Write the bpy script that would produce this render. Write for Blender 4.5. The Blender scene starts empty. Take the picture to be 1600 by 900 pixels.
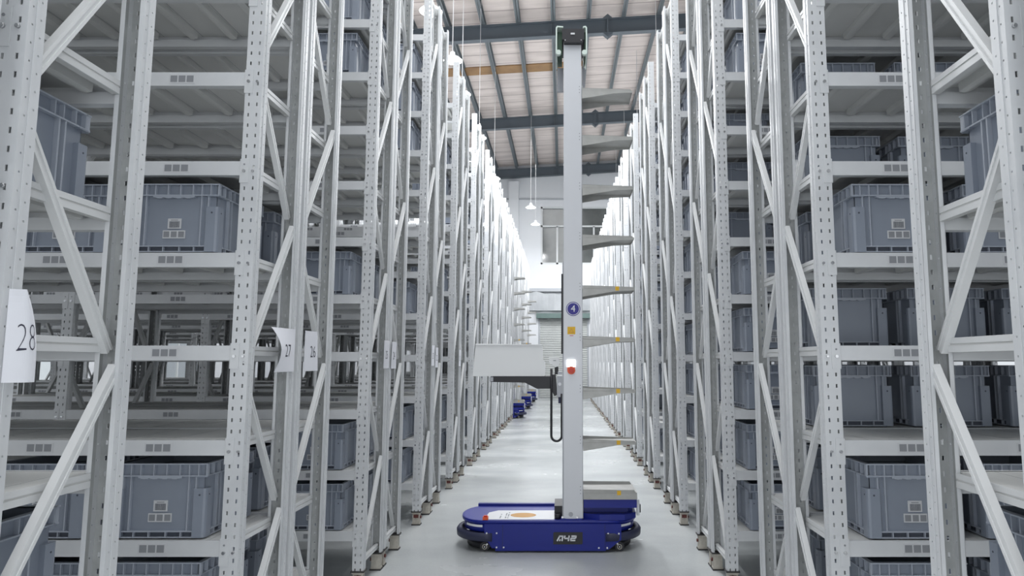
import bpy, bmesh, math, random
from mathutils import Vector, Matrix
random.seed(7)
PI = math.pi
scn = bpy.context.scene
COL = scn.collection

# ------------------------------------------------------------------ camera
CAM_H = 1.93
F_PX = 1050.0
cam_data = bpy.data.cameras.new('camera')
cam_data.sensor_fit = 'HORIZONTAL'; cam_data.sensor_width = 36.0
cam_data.lens = F_PX / 1600.0 * 36.0
cam_data.shift_x = -(879 - 800) / 1600.0
cam_data.clip_end = 200
cam = bpy.data.objects.new('camera', cam_data); COL.objects.link(cam)
cam.location = (0, 0, CAM_H)
cam.rotation_euler = (PI / 2 + math.atan(116.0 / F_PX), 0, 0)
scn.camera = cam

# ------------------------------------------------------------------ world, lights, exposure
w = bpy.data.worlds.new('daylight'); scn.world = w; w.use_nodes = True
bg = w.node_tree.nodes['Background']
bg.inputs[0].default_value = (0.90, 0.95, 1.0, 1); bg.inputs[1].default_value = 0.85
vs = scn.view_settings
vs.view_transform = 'Standard'; vs.look = 'None'; vs.gamma = 1.0; vs.exposure = 0.0
vs.use_curve_mapping = False
LAMP_W = 235.0        # each pendant lamp
def area(name, loc, sx, sy, power, rot=(0, 0, 0), color=(0.965, 0.985, 1)):
    l = bpy.data.lights.new(name, 'AREA'); l.shape = 'RECTANGLE'; l.size = sx; l.size_y = sy
    l.energy = power; l.color = color
    o = bpy.data.objects.new(name, l); o.location = loc; o.rotation_euler = rot; COL.objects.link(o); return o
# unseen area lamps added under the roof to brighten the aisles and racks
area('roof_fill_aisle', (-0.1, 16, 11.6), 2.6, 34, 1750)
area('roof_fill_west', (-9, 14, 11.0), 11, 40, 2300)
area('roof_fill_east', (7.5, 14, 11.6), 7, 40, 1300)
# added fill light behind the camera for rack fronts and shelf undersides
area('front_fill', (-0.1, -5.0, 2.2), 12, 4.2, 270, rot=(PI / 2, 0, 0))

# ------------------------------------------------------------------ materials
def mat(name, col, rough=0.5, metal=0.0, noise=None, nscale=8.0, bump=0.0, emit=None, estr=1.0, stretch=(1, 1, 1), coat=0.0, spec=0.5):
    m = bpy.data.materials.new(name); m.use_nodes = True
    nt = m.node_tree; b = nt.nodes['Principled BSDF']
    b.inputs['Base Color'].default_value = (*col, 1)
    b.inputs['Roughness'].default_value = rough; b.inputs['Metallic'].default_value = metal
    b.inputs['Coat Weight'].default_value = coat
    b.inputs['Specular IOR Level'].default_value = spec
    if noise or bump:
        tc = nt.nodes.new('ShaderNodeTexCoord'); mp = nt.nodes.new('ShaderNodeMapping')
        mp.inputs['Scale'].default_value = stretch
        nz = nt.nodes.new('ShaderNodeTexNoise'); nz.inputs['Scale'].default_value = nscale; nz.inputs['Detail'].default_value = 5
        nt.links.new(tc.outputs['Object'], mp.inputs[0]); nt.links.new(mp.outputs[0], nz.inputs['Vector'])
        if noise:
            r = nt.nodes.new('ShaderNodeValToRGB')
            r.color_ramp.elements[0].position = 0.35; r.color_ramp.elements[1].position = 0.65
            r.color_ramp.elements[0].color = (*noise, 1); r.color_ramp.elements[1].color = (*col, 1)
            nt.links.new(nz.outputs[0], r.inputs[0]); nt.links.new(r.outputs[0], b.inputs['Base Color'])
        if bump:
            bp = nt.nodes.new('ShaderNodeBump'); bp.inputs['Strength'].default_value = bump; bp.inputs['Distance'].default_value = 0.02
            nt.links.new(nz.outputs[0], bp.inputs['Height']); nt.links.new(bp.outputs[0], b.inputs['Normal'])
    if emit:
        b.inputs['Emission Color'].default_value = (*emit, 1); b.inputs['Emission Strength'].default_value = estr
    return m

M = {}
M['rack'] = mat('white_painted_steel', (0.66, 0.675, 0.69), 0.38, 0.0, noise=(0.61, 0.625, 0.645), nscale=5)
M['deck'] = mat('white_deck_steel', (0.68, 0.685, 0.675), 0.45, 0.0, noise=(0.64, 0.645, 0.635), nscale=3)
M['brace'] = mat('white_brace_steel', (0.70, 0.71, 0.715), 0.35)
M['bolt'] = mat('zinc_bolt', (0.62, 0.63, 0.64), 0.25, 0.9)
M['tote'] = mat('blue_grey_plastic', (0.265, 0.298, 0.358), 0.36, 0.0, noise=(0.245, 0.277, 0.335), nscale=4)
M['tote_edge_highlight'] = mat('plastic_fins_highlight', (0.40, 0.435, 0.50), 0.36)  # fins and rim paler than the body: light on thin edges painted in
M['tote_dark'] = mat('dark_plastic_gap', (0.07, 0.08, 0.105), 0.6)
M['label'] = mat('label_paper', (0.62, 0.63, 0.65), 0.6)
M['print'] = mat('label_print', (0.16, 0.17, 0.19), 0.6)
M['print_soft'] = mat('label_print_grey', (0.26, 0.27, 0.29), 0.6)
M['paper'] = mat('sign_paper', (0.80, 0.81, 0.86), 0.7)
M['ink'] = mat('sign_ink', (0.035, 0.035, 0.06), 0.6)
M['foot'] = mat('cream_foot_block', (0.55, 0.52, 0.46), 0.55, noise=(0.42, 0.39, 0.34), nscale=20)
M['foot_dark'] = mat('black_foot_plate', (0.03, 0.028, 0.028), 0.6)
M['foot_bolt'] = mat('rust_red_bolt', (0.11, 0.025, 0.02), 0.5)
M['blue'] = mat('blue_enamel', (0.008, 0.018, 0.23), 0.32, 0.0, spec=0.35)
M['inner_grey'] = mat('grey_inner_face', (0.50, 0.515, 0.515), 0.45, 0.1, noise=(0.42, 0.435, 0.435), nscale=14)  # darker mottled grey on the inner faces of the uprights
M['blue_top'] = mat('blue_grip_deck', (0.03, 0.04, 0.30), 0.45)
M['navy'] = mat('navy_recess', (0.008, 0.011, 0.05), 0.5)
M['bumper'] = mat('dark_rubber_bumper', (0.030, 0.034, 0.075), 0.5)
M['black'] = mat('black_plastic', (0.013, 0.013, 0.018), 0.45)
M['mast'] = mat('silver_white_mast', (0.66, 0.675, 0.71), 0.35, 0.1)
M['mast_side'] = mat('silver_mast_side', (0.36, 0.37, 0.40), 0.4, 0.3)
M['tray'] = mat('grey_sheet_steel', (0.46, 0.46, 0.445), 0.42, 0.2, noise=(0.40, 0.40, 0.385), nscale=9)
M['yellow'] = mat('yellow_mark', (0.80, 0.47, 0.02), 0.5)
M['guard'] = mat('white_guard_plate', (0.86, 0.87, 0.875), 0.4)
M['white'] = mat('white_sticker', (0.82, 0.83, 0.86), 0.45)
M['orange'] = mat('orange_emblem', (0.65, 0.33, 0.06), 0.5)
M['red'] = mat('red_button', (0.62, 0.04, 0.02), 0.4)
M['red_orange'] = mat('orange_red_button', (0.80, 0.10, 0.02), 0.4)
M['badge'] = mat('badge_blue', (0.04, 0.035, 0.27), 0.5)
M['greenish'] = mat('pale_green_bracket', (0.66, 0.76, 0.70), 0.4)
M['green'] = mat('dark_green_housing', (0.025, 0.07, 0.04), 0.5)
M['indicator'] = mat('lit_indicator', (1, 1, 1), 0.4, emit=(1, 1, 1), estr=3.0)
M['lamp_glow'] = mat('lamp_glow', (1, 1, 1), 0.4, emit=(1, 0.99, 0.97), estr=9.0)
M['lamp_shell'] = mat('lamp_shell', (0.85, 0.86, 0.87), 0.35)
M['cable'] = mat('pale_cable', (0.62, 0.62, 0.62), 0.5)
M['steel_dark'] = mat('blue_grey_roof_steel', (0.095, 0.115, 0.135), 0.5)
M['purlin'] = mat('purlin_steel', (0.14, 0.16, 0.175), 0.5)
M['wall'] = mat('white_wall_paint', (0.74, 0.76, 0.79), 0.7)
M['sill_pipe'] = mat('grey_wall_rail', (0.42, 0.44, 0.47), 0.5)
M['brown'] = mat('brown_roof_board', (0.34, 0.20, 0.09), 0.6, noise=(0.26, 0.15, 0.07), nscale=2)
M['lintel'] = mat('green_grey_lintel', (0.12, 0.18, 0.17), 0.5)
M['film'] = mat('grey_plastic_film', (0.46, 0.48, 0.50), 0.4, noise=(0.38, 0.40, 0.42), nscale=1.5, bump=0.5)
M['winframe'] = mat('window_frame_white', (0.62, 0.64, 0.65), 0.5)

def dark_glass(name, col, rough=0.12):
    return mat(name, col, rough, 0.0, noise=tuple(c * 0.75 for c in col), nscale=1.2)
M['glass'] = dark_glass('dim_window_glass', (0.13, 0.14, 0.14))
def clear_glass():
    m = bpy.data.materials.new('clear_glass'); m.use_nodes = True; nt = m.node_tree
    nt.nodes.clear(); out = nt.nodes.new('ShaderNodeOutputMaterial'); mx = nt.nodes.new('ShaderNodeMixShader')
    t = nt.nodes.new('ShaderNodeBsdfTransparent'); g = nt.nodes.new('ShaderNodeBsdfGlossy'); g.inputs['Roughness'].default_value = 0.05
    t.inputs[0].default_value = (0.96, 0.98, 0.98, 1); mx.inputs[0].default_value = 0.1
    nt.links.new(t.outputs[0], mx.inputs[1]); nt.links.new(g.outputs[0], mx.inputs[2]); nt.links.new(mx.outputs[0], out.inputs[0]); return m
M['clear'] = clear_glass()

def floor_mat():
    m = bpy.data.materials.new('polished_concrete'); m.use_nodes = True; nt = m.node_tree; b = nt.nodes['Principled BSDF']
    tc = nt.nodes.new('ShaderNodeTexCoord')
    mp = nt.nodes.new('ShaderNodeMapping'); mp.inputs['Scale'].default_value = (0.55, 0.8, 1)
    n1 = nt.nodes.new('ShaderNodeTexNoise'); n1.inputs['Scale'].default_value = 1.3; n1.inputs['Detail'].default_value = 7
    n2 = nt.nodes.new('ShaderNodeTexNoise'); n2.inputs['Scale'].default_value = 45; n2.inputs['Detail'].default_value = 3
    r = nt.nodes.new('ShaderNodeValToRGB'); r.color_ramp.elements[0].position = 0.3; r.color_ramp.elements[1].position = 0.72
    r.color_ramp.elements[0].color = (0.44, 0.465, 0.475, 1); r.color_ramp.elements[1].color = (0.56, 0.58, 0.585, 1)
    mx = nt.nodes.new('ShaderNodeMixRGB'); mx.blend_type = 'MULTIPLY'; mx.inputs[0].default_value = 0.12
    nt.links.new(tc.outputs['Object'], mp.inputs[0]); nt.links.new(mp.outputs[0], n1.inputs['Vector']); nt.links.new(tc.outputs['Object'], n2.inputs['Vector'])
    nt.links.new(n1.outputs[0], r.inputs[0]); nt.links.new(r.outputs[0], mx.inputs[1]); nt.links.new(n2.outputs[0], mx.inputs[2])
    nt.links.new(mx.outputs[0], b.inputs['Base Color'])
    mr = nt.nodes.new('ShaderNodeMapRange'); mr.inputs[3].default_value = 0.16; mr.inputs[4].default_value = 0.34
    nt.links.new(n1.outputs[0], mr.inputs[0]); nt.links.new(mr.outputs[0], b.inputs['Roughness'])
    return m
M['floor'] = floor_mat()

def ceiling_mat():
    m = bpy.data.materials.new('roof_insulation_sheets'); m.use_nodes = True; nt = m.node_tree; b = nt.nodes['Principled BSDF']
    tc = nt.nodes.new('ShaderNodeTexCoord')
    mp = nt.nodes.new('ShaderNodeMapping'); mp.inputs['Scale'].default_value = (0.35, 2.2, 1)
    n1 = nt.nodes.new('ShaderNodeTexNoise'); n1.inputs['Scale'].default_value = 1.6; n1.inputs['Detail'].default_value = 6
    wv = nt.nodes.new('ShaderNodeTexWave'); wv.bands_direction = 'Y'; wv.inputs['Scale'].default_value = 0.42; wv.inputs['Distortion'].default_value = 0.4
    r = nt.nodes.new('ShaderNodeValToRGB'); r.color_ramp.elements[0].position = 0.25; r.color_ramp.elements[1].position = 0.7
    r.color_ramp.elements[0].color = (0.55, 0.485, 0.46, 1); r.color_ramp.elements[1].color = (0.74, 0.665, 0.635, 1)
    r2 = nt.nodes.new('ShaderNodeValToRGB'); r2.color_ramp.elements[0].position = 0.0; r2.color_ramp.elements[1].position = 0.012
    r2.color_ramp.elements[0].color = (0.45, 0.42, 0.42, 1); r2.color_ramp.elements[1].color = (1, 1, 1, 1)
    mx = nt.nodes.new('ShaderNodeMixRGB'); mx.blend_type = 'MULTIPLY'; mx.inputs[0].default_value = 1
    bp = nt.nodes.new('ShaderNodeBump'); bp.inputs['Strength'].default_value = 0.5; bp.inputs['Distance'].default_value = 0.06
    nt.links.new(tc.outputs['Object'], mp.inputs[0]); nt.links.new(mp.outputs[0], n1.inputs['Vector']); nt.links.new(tc.outputs['Object'], wv.inputs['Vector'])
    nt.links.new(n1.outputs[0], r.inputs[0]); nt.links.new(wv.outputs[1], r2.inputs[0])
    nt.links.new(r.outputs[0], mx.inputs[1]); nt.links.new(r2.outputs[0], mx.inputs[2]); nt.links.new(mx.outputs[0], b.inputs['Base Color'])
    nt.links.new(n1.outputs[0], bp.inputs['Height']); nt.links.new(bp.outputs[0], b.inputs['Normal'])
    b.inputs['Roughness'].default_value = 0.75
    return m
M['ceiling'] = ceiling_mat()

def shutter_mat():
    m = mat('shutter_slats', (0.55, 0.57, 0.56), 0.45); nt = m.node_tree; b = nt.nodes['Principled BSDF']
    tc = nt.nodes.new('ShaderNodeTexCoord'); wv = nt.nodes.new('ShaderNodeTexWave'); wv.bands_direction = 'Z'; wv.inputs['Scale'].default_value = 3.2
    bp = nt.nodes.new('ShaderNodeBump'); bp.inputs['Strength'].default_value = 0.6; bp.inputs['Distance'].default_value = 0.05
    nt.links.new(tc.outputs['Object'], wv.inputs['Vector']); nt.links.new(wv.outputs[1], bp.inputs['Height']); nt.links.new(bp.outputs[0], b.inputs['Normal'])
    r = nt.nodes.new('ShaderNodeValToRGB'); r.color_ramp.elements[0].color = (0.47, 0.49, 0.48, 1); r.color_ramp.elements[1].color = (0.55, 0.57, 0.56, 1); r.color_ramp.elements[1].position = 0.3
    nt.links.new(wv.outputs[1], r.inputs[0]); nt.links.new(r.outputs[0], b.inputs['Base Color'])
    return m
M['shutter'] = shutter_mat()

# ------------------------------------------------------------------ mesh helpers
class MB:
    def __init__(s): s.v = []; s.f = []; s.m = []; s.mats = []; s.sm = []
    def mi(s, m):
        if m not in s.mats: s.mats.append(m)
        return s.mats.index(m)
    def quad(s, pts, m):
        n = len(s.v); s.v += [tuple(p) for p in pts]; s.f.append(tuple(range(n, n + len(pts)))); s.m.append(s.mi(m)); s.sm.append(False)
    def box(s, x0, x1, y0, y1, z0, z1, m):
        if x0 > x1: x0, x1 = x1, x0
        if y0 > y1: y0, y1 = y1, y0
        if z0 > z1: z0, z1 = z1, z0
        n = len(s.v); k = s.mi(m)
        s.v += [(x0, y0, z0), (x1, y0, z0), (x1, y1, z0), (x0, y1, z0), (x0, y0, z1), (x1, y0, z1), (x1, y1, z1), (x0, y1, z1)]
        for q in ((0, 3, 2, 1), (4, 5, 6, 7), (0, 1, 5, 4), (1, 2, 6, 5), (2, 3, 7, 6), (3, 0, 4, 7)):
            s.f.append(tuple(n + i for i in q)); s.m.append(k); s.sm.append(False)
    def prism(s, poly, axis, a, b, m, smooth=False):
        """poly: 2-D outline, extruded along axis from a to b.  axis 'z': (x,y); 'y': (x,z); 'x': (y,z)"""
        def P(p, t):
            return (p[0], p[1], t) if axis == 'z' else ((p[0], t, p[1]) if axis == 'y' else (t, p[0], p[1]))
        n = len(s.v); N = len(poly); k = s.mi(m)
        s.v += [P(p, a) for p in poly] + [P(p, b) for p in poly]
        s.f.append(tuple(range(n + N - 1, n - 1, -1))); s.m.append(k); s.sm.append(False)
        s.f.append(tuple(range(n + N, n + 2 * N))); s.m.append(k); s.sm.append(False)
        for i in range(N):
            j = (i + 1) % N
            s.f.append((n + i, n + j, n + N + j, n + N + i)); s.m.append(k); s.sm.append(smooth)
    def cyl(s, c, r, axis, a, b, m, n=16, r2=None):
        if r2 is None or r2 == r:
            s.prism([(c[0] + r * math.cos(2 * PI * i / n), c[1] + r * math.sin(2 * PI * i / n)) for i in range(n)], axis, a, b, m, True)
    def lathe(s, c, prof, m, n=28):
        """prof: list of (r, z) about vertical axis through c=(x,y)"""
        base = len(s.v); k = s.mi(m)
        for r, z in prof:
            for i in range(n):
                t = 2 * PI * i / n; s.v.append((c[0] + r * math.cos(t), c[1] + r * math.sin(t), z))
        for j in range(len(prof) - 1):
            for i in range(n):
                i2 = (i + 1) % n
                s.f.append((base + j * n + i, base + j * n + i2, base + (j + 1) * n + i2, base + (j + 1) * n + i)); s.m.append(k); s.sm.append(True)
    def obox(s, p, q, wx, wt, m, up=(1, 0, 0)):
        """bar from p to q; width wx along `up`, thickness wt across"""
        p = Vector(p); q = Vector(q); d = (q - p).normalized(); u = Vector(up); t = d.cross(u).normalized()
        n = len(s.v); k = s.mi(m)
        for e in (p, q):
            for a, b in ((-1, -1), (1, -1), (1, 1), (-1, 1)):
                s.v.append(tuple(e + u * (a * wx / 2) + t * (b * wt / 2)))
        for f in ((0, 3, 2, 1), (4, 5, 6, 7), (0, 1, 5, 4), (1, 2, 6, 5), (2, 3, 7, 6), (3, 0, 4, 7)):
            s.f.append(tuple(n + i for i in f)); s.m.append(k); s.sm.append(False)
    def tube(s, pts, r, m, n=8):
        pts = [Vector(p) for p in pts]; base = len(s.v); k = s.mi(m)
        ref = Vector((0, 1, 0))
        for i, p in enumerate(pts):
            d = (pts[min(i + 1, len(pts) - 1)] - pts[max(i - 1, 0)]).normalized()
            a = d.cross(ref)
            if a.length < 1e-3: a = d.cross(Vector((1, 0, 0)))
            a.normalize(); b = d.cross(a)
            for j in range(n):
                t = 2 * PI * j / n; s.v.append(tuple(p + a * r * math.cos(t) + b * r * math.sin(t)))
        for i in range(len(pts) - 1):
            for j in range(n):
                j2 = (j + 1) % n
                s.f.append((base + i * n + j, base + i * n + j2, base + (i + 1) * n + j2, base + (i + 1) * n + j)); s.m.append(k); s.sm.append(True)
        s.f.append(tuple(base + j for j in range(n))); s.m.append(k); s.sm.append(False)
        e = base + (len(pts) - 1) * n
        s.f.append(tuple(e + j for j in range(n - 1, -1, -1))); s.m.append(k); s.sm.append(False)
    def mesh(s, name):
        me = bpy.data.meshes.new(name); me.from_pydata(s.v, [], s.f)
        for m in s.mats: me.materials.append(m)
        me.polygons.foreach_set('material_index', s.m); me.polygons.foreach_set('use_smooth', s.sm)
        bm = bmesh.new(); bm.from_mesh(me); bmesh.ops.recalc_face_normals(bm, faces=bm.faces); bm.to_mesh(me); bm.free()
        me.update(); return me

def link(name, me, parent=None, loc=(0, 0, 0), rz=0.0):
    o = bpy.data.objects.new(name, me); COL.objects.link(o)
    o.location = loc; o.rotation_euler = (0, 0, rz)
    if parent is not None: o.parent = parent
    return o
def empty(name, loc=(0, 0, 0), rz=0.0): return link(name, None, None, loc, rz)
def tag(o, label=None, cat=None, group=None, kind=None):
    if label: o['label'] = label
    if cat: o['category'] = cat
    if group: o['group'] = group
    if kind: o['kind'] = kind
    return o
def structure(name, mb, label=None):
    o = link(name, mb.mesh(name)); o['kind'] = 'structure'
    if label: o['label'] = label
    return o
def kids(o): return [c for c in bpy.data.objects if c.parent is o]
def text_mesh(txt, size, depth=0.0, shear=0.0, mat_=None, sx=1.0, align='CENTER', off=0.0):
    cu = bpy.data.curves.new('txt', 'FONT'); cu.body = txt; cu.size = size; cu.align_x = align; cu.align_y = 'CENTER'
    cu.extrude = depth; cu.offset = off; cu.shear = shear; cu.resolution_u = 3
    o = bpy.data.objects.new('txt', cu); COL.objects.link(o)
    dg = bpy.context.evaluated_depsgraph_get(); dg.update()
    me = bpy.data.meshes.new_from_object(o.evaluated_get(dg))
    bpy.data.objects.remove(o); bpy.data.curves.remove(cu)
    me.materials.clear(); me.materials.append(mat_)
    if sx != 1.0:
        for v in me.vertices: v.co.x *= sx
    return me

# ------------------------------------------------------------------ layout numbers
WALL_Y = 37.0
LEV = [0.485, 0.995, 1.515, 2.02, 2.53, 3.048, 3.567, 4.085, 4.60, 5.115, 5.63, 6.14]
D = 0.635                      # frame depth
POST_W = 0.095
ZTOP = 6.84; ZFOOT = 0.16
PITCH = 2.305
Y_EVEN = 2.03                 # front face of rack 28 (even rows); rack 27 (odd rows) front face at 3.74
Y_ODD = 3.655
XL = -1.748; XR = 1.453; BAY = 2.65

# ------------------------------------------------------------------ the hall
mb = MB(); mb.quad([(-24, -8, 0), (18, -8, 0), (18, WALL_Y, 0), (-24, WALL_Y, 0)], M['floor'])
mb.quad([(-24, -8, -0.2), (-24, WALL_Y, -0.2), (18, WALL_Y, -0.2), (18, -8, -0.2)], M['floor'])
structure('floor', mb)
SL = 0.06
def zroof(x): return 12.34 + SL * x           # underside of the rafters
mb = MB()
for a, b in ((0.78, 0.95),):
    mb.prism([(-24, zroof(-24) + a), (18, zroof(18) + a), (18, zroof(18) + b), (-24, zroof(-24) + b)], 'y', -8, WALL_Y, M['ceiling'])
structure('ceiling', mb)
# back wall with a high window opening and the shutter doorway
WX0, WX1, WZ0, WZ1 = -1.22, 3.3, 7.34, 10.61
DX0, DX1, DZ1 = -1.34, 1.45, 4.35
mb = MB()
mb.box(-24, DX0, WALL_Y, WALL_Y + 0.3, 0, 14.2, M['wall'])
mb.box(DX0, DX1, WALL_Y, WALL_Y + 0.3, DZ1, WZ0, M['wall'])
mb.box(DX0, WX0, WALL_Y, WALL_Y + 0.3, WZ0, 14.2, M['wall'])
mb.box(WX0, WX1, WALL_Y, WALL_Y + 0.3, WZ1, 14.2, M['wall'])
mb.box(WX1, 18, WALL_Y, WALL_Y + 0.3, 0, 14.2, M['wall'])
mb.box(DX1, WX1, WALL_Y, WALL_Y + 0.3, 0, WZ0, M['wall'])
structure('wall_back', mb)
mb = MB(); mb.box(-24.3, 18.3, WALL_Y - 0.06, WALL_Y - 0.01, 11.0, 11.08, M['sill_pipe']); structure('trim_1', mb)
mb = MB(); mb.box(DX0 - 3.3, 1.9, WALL_Y - 0.25, WALL_Y - 0.01, 5.80, 5.98, M['sill_pipe']); structure('trim_2', mb)
mb = MB(); mb.box(-3.0, -2.45, WALL_Y - 0.3, WALL_Y, 0, 12.0, M['wall']); structure('trim_3', mb)
mb = MB(); mb.box(DX0 - 0.1, DX1 + 0.15, WALL_Y - 0.30, WALL_Y - 0.005, DZ1 - 0.02, DZ1 + 0.25, M['lintel']); structure('trim_4', mb)
# side walls: left one has a band of windows and an open doorway
def side_wall(name, X, sgn, holes):
    mb = MB(); holes = sorted(holes); y = -8
    for (a, b, z0, z1) in holes:
        mb.box(X, X + sgn * 0.25, y, a, 0, 14.2, M['wall'])
        if z0 > 0: mb.box(X, X + sgn * 0.25, a, b, 0, z0, M['wall'])
        mb.box(X, X + sgn * 0.25, a, b, z1, 14.2, M['wall']); y = b
    mb.box(X, X + sgn * 0.25, y, WALL_Y + 0.3, 0, 14.2, M['wall'])
    structure(name, mb)
lh = [(5, 7.4, 1.0, 2.6), (8.6, 11, 1.0, 2.6), (12.2, 14.6, 1.0, 2.6), (15.8, 18.2, 1.0, 2.6), (19.4, 21.8, 1.0, 2.6), (26.3, 30.2, 0.9, 3.0)]
side_wall('wall_left', -16.0, -1, lh)
side_wall('wall_right', 14.5, 1, [(9, 12, 1.0, 2.6), (20, 23, 1.0, 2.6)])
wn = 2
for (a, b, z0, z1) in lh:
    mb = MB(); mb.box(-16.12, -16.10, a, b, z0, z1, M['clear'])
    for yy in (a + 0.03, (a + b) / 2, b - 0.03): mb.box(-16.14, -16.06, yy - 0.03, yy + 0.03, z0, z1, M['winframe'])
    for zz in (z0 + 0.03, z1 - 0.03): mb.box(-16.14, -16.06, a, b, zz - 0.03, zz + 0.03, M['winframe'])
    structure('window_%d' % wn, mb); wn += 1
# high window in the back wall
mb = MB()
mb.box(WX0, WX1, WALL_Y + 0.12, WALL_Y + 0.14, WZ0, WZ1, M['glass'])
for xx in (WX0 + 0.05, -0.3, 0.72, 1.75, 2.3, WX1 - 0.05): mb.box(xx - 0.05, xx + 0.05, WALL_Y + 0.02, WALL_Y + 0.12, WZ0, WZ1 if xx in (WX0 + 0.05, WX1 - 0.05) else 9.5, M['winframe'])
for zz in (WZ0 + 0.05, 9.5, WZ1 - 0.05): mb.box(WX0, WX1, WALL_Y + 0.02, WALL_Y + 0.12, zz - 0.05, zz + 0.05, M['winframe'])
structure('window_1', mb)
mb = MB(); mb.box(DX0, DX1, WALL_Y + 0.08, WALL_Y + 0.12, 0, DZ1, M['shutter'])
mb.box(DX0, DX0 + 0.1, WALL_Y + 0.0, WALL_Y + 0.08, 0, DZ1, M['sill_pipe']); mb.box(DX1 - 0.1, DX1, WALL_Y + 0.0, WALL_Y + 0.08, 0, DZ1, M['sill_pipe'])
structure('door_1', mb)
# rafters and purlins
ti = 5
for y in (4.2, 12.4, 20.6, 28.8, 36.7):
    mb = MB(); x0, x1 = -15.9, 14.4
    for a, b, hw in ((0, 0.03, 0.11), (0.03, 0.47, 0.012), (0.47, 0.50, 0.11)):
        mb.prism([(x0, zroof(x0) + a), (x1, zroof(x1) + a), (x1, zroof(x1) + b), (x0, zroof(x0) + b)], 'y', y - hw, y + hw, M['steel_dark'])
    for xx in (-12, -6.0, -0.35, 4.3, 9):
        mb.box(xx - 0.006, xx + 0.006, y - 0.10, y + 0.10, zroof(xx), zroof(xx) + 0.5, M['purlin'])
    xx = 1.45
    mb.prism([(xx - 0.16, zroof(xx) + 0.0), (xx, zroof(xx) - 0.14), (xx + 0.16, zroof(xx) + 0.0)], 'y', y - 0.10, y + 0.10, M['steel_dark'])
    mb.prism([(xx - 0.16, zroof(xx) + 0.5), (xx, zroof(xx) + 0.64), (xx + 0.16, zroof(xx) + 0.5)], 'y', y - 0.10, y + 0.10, M['steel_dark'])
    mb.box(xx - 0.03, xx + 0.03, y - 0.12, y + 0.12, zroof(xx), zroof(xx) + 0.5, M['steel_dark'])
    structure('trim_%d' % ti, mb); ti += 1
for i in range(-12, 12):
    x = -0.30 + 1.13 * i; z = zroof(x) + 0.5
    mb = MB(); mb.box(x - 0.008, x + 0.008, -8, WALL_Y, z, z + 0.27, M['purlin'])
    mb.box(x - 0.07, x + 0.07, -8, WALL_Y, z, z + 0.012, M['purlin']); mb.box(x - 0.008, x + 0.07, -8, WALL_Y, z + 0.25, z + 0.265, M['purlin'])
    structure('trim_%d' % ti, mb); ti += 1
# brown board laid across the roof between the first two rafters seen
mb = MB(); za = zroof(-5) + 0.77; zb = zroof(0.5) + 0.77
mb.prism([(-5.2, zroof(-5.2) + 0.74), (0.75, zroof(0.75) + 0.74), (0.75, zroof(0.75) + 0.775), (-5.2, zroof(-5.2) + 0.775)], 'y', 24.1, 24.75, M['brown'])
tag(link('roof_board', mb.mesh('roof_board')), 'brown board fixed across the underside of the roof', 'board')
# drooping plastic film hung under the wall rail
mb = MB(); N = 26
for i in range(N):
    xa = -2.6 + i * 4.3 / N; xb = xa + 4.3 / N
    def zz(x): return 5.72 + 0.06 * math.sin(x * 3.1) + 0.03 * math.sin(x * 8)
    def yy(x): return WALL_Y - 0.2 + 0.05 * math.sin(x * 5)
    for (zl, zh, o0, o1) in ((4.75, None, 0.0, 0.0),):
        mb.quad([(xa, yy(xa), 4.75), (xb, yy(xb), 4.75), (xb, yy(xb), zz(xb)), (xa, yy(xa), zz(xa))], M['film'])
        mb.quad([(xa, yy(xa) + 0.012, 4.75), (xa, yy(xa) + 0.012, zz(xa)), (xb, yy(xb) + 0.012, zz(xb)), (xb, yy(xb) + 0.012, 4.75)], M['film'])
tag(link('plastic_film_curtain', mb.mesh('plastic_film_curtain')), 'grey plastic film hanging on the end wall above the roller shutter', 'curtain')

# ------------------------------------------------------------------ rack parts (shared meshes)
def upright_mesh():
    mb = MB(); R = M['rack']; h = POST_W / 2; T = 0.0025; dep = 0.072
    z = ZFOOT; pit = 0.0605; hole = 0.020
    while z < ZTOP - pit:
        mb.box(-h, h, 0, T, z + hole, z + pit, R)
        mb.box(-h + T, h - T, T, T + 0.0006, z + hole, z + pit, M['inner_grey'])
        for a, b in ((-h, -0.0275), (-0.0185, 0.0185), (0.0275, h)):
            mb.box(a, b, 0, T, z, z + hole, R); mb.box(max(a, -h + T), min(b, h - T), T, T + 0.0006, z, z + hole, M['inner_grey'])
        for s in (-1, 1):
            x0, x1 = (s * (h - T), s * h); hh = 0.0065
            mb.box(x0, x1, T, dep, z + hh, z + pit / 2, R)
            mb.box(x0, x1, T, dep, z + pit / 2 + hh, z + pit, R)
            mb.box(x0, x1, T, 0.0165, z, z + hh, R); mb.box(x0, x1, 0.023, dep, z, z + hh, R)
            mb.box(x0, x1, T, 0.0505, z + pit / 2, z + pit / 2 + hh, R); mb.box(x0, x1, 0.057, dep, z + pit / 2, z + pit / 2 + hh, R)
        z += pit
    mb.box(-h, h, 0, T, z, ZTOP, R)
    for s in (-1, 1):
        mb.box(s * (h - T), s * h, T, dep, z, ZTOP, R)
        mb.box(s * (h - 0.018), s * h, dep - T, dep, ZFOOT, ZTOP, R)              # return lip
        mb.box(s * (h - T - 0.0007), s * (h - T), 0.03, dep - T, ZFOOT, ZTOP, M['inner_grey'])
        mb.box(s * (h + 0.0005), s * (h + 0.003), 0.031, 0.043, ZFOOT, ZTOP, R)    # rolled bead on the flange
    return mb.mesh('upright')
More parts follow.
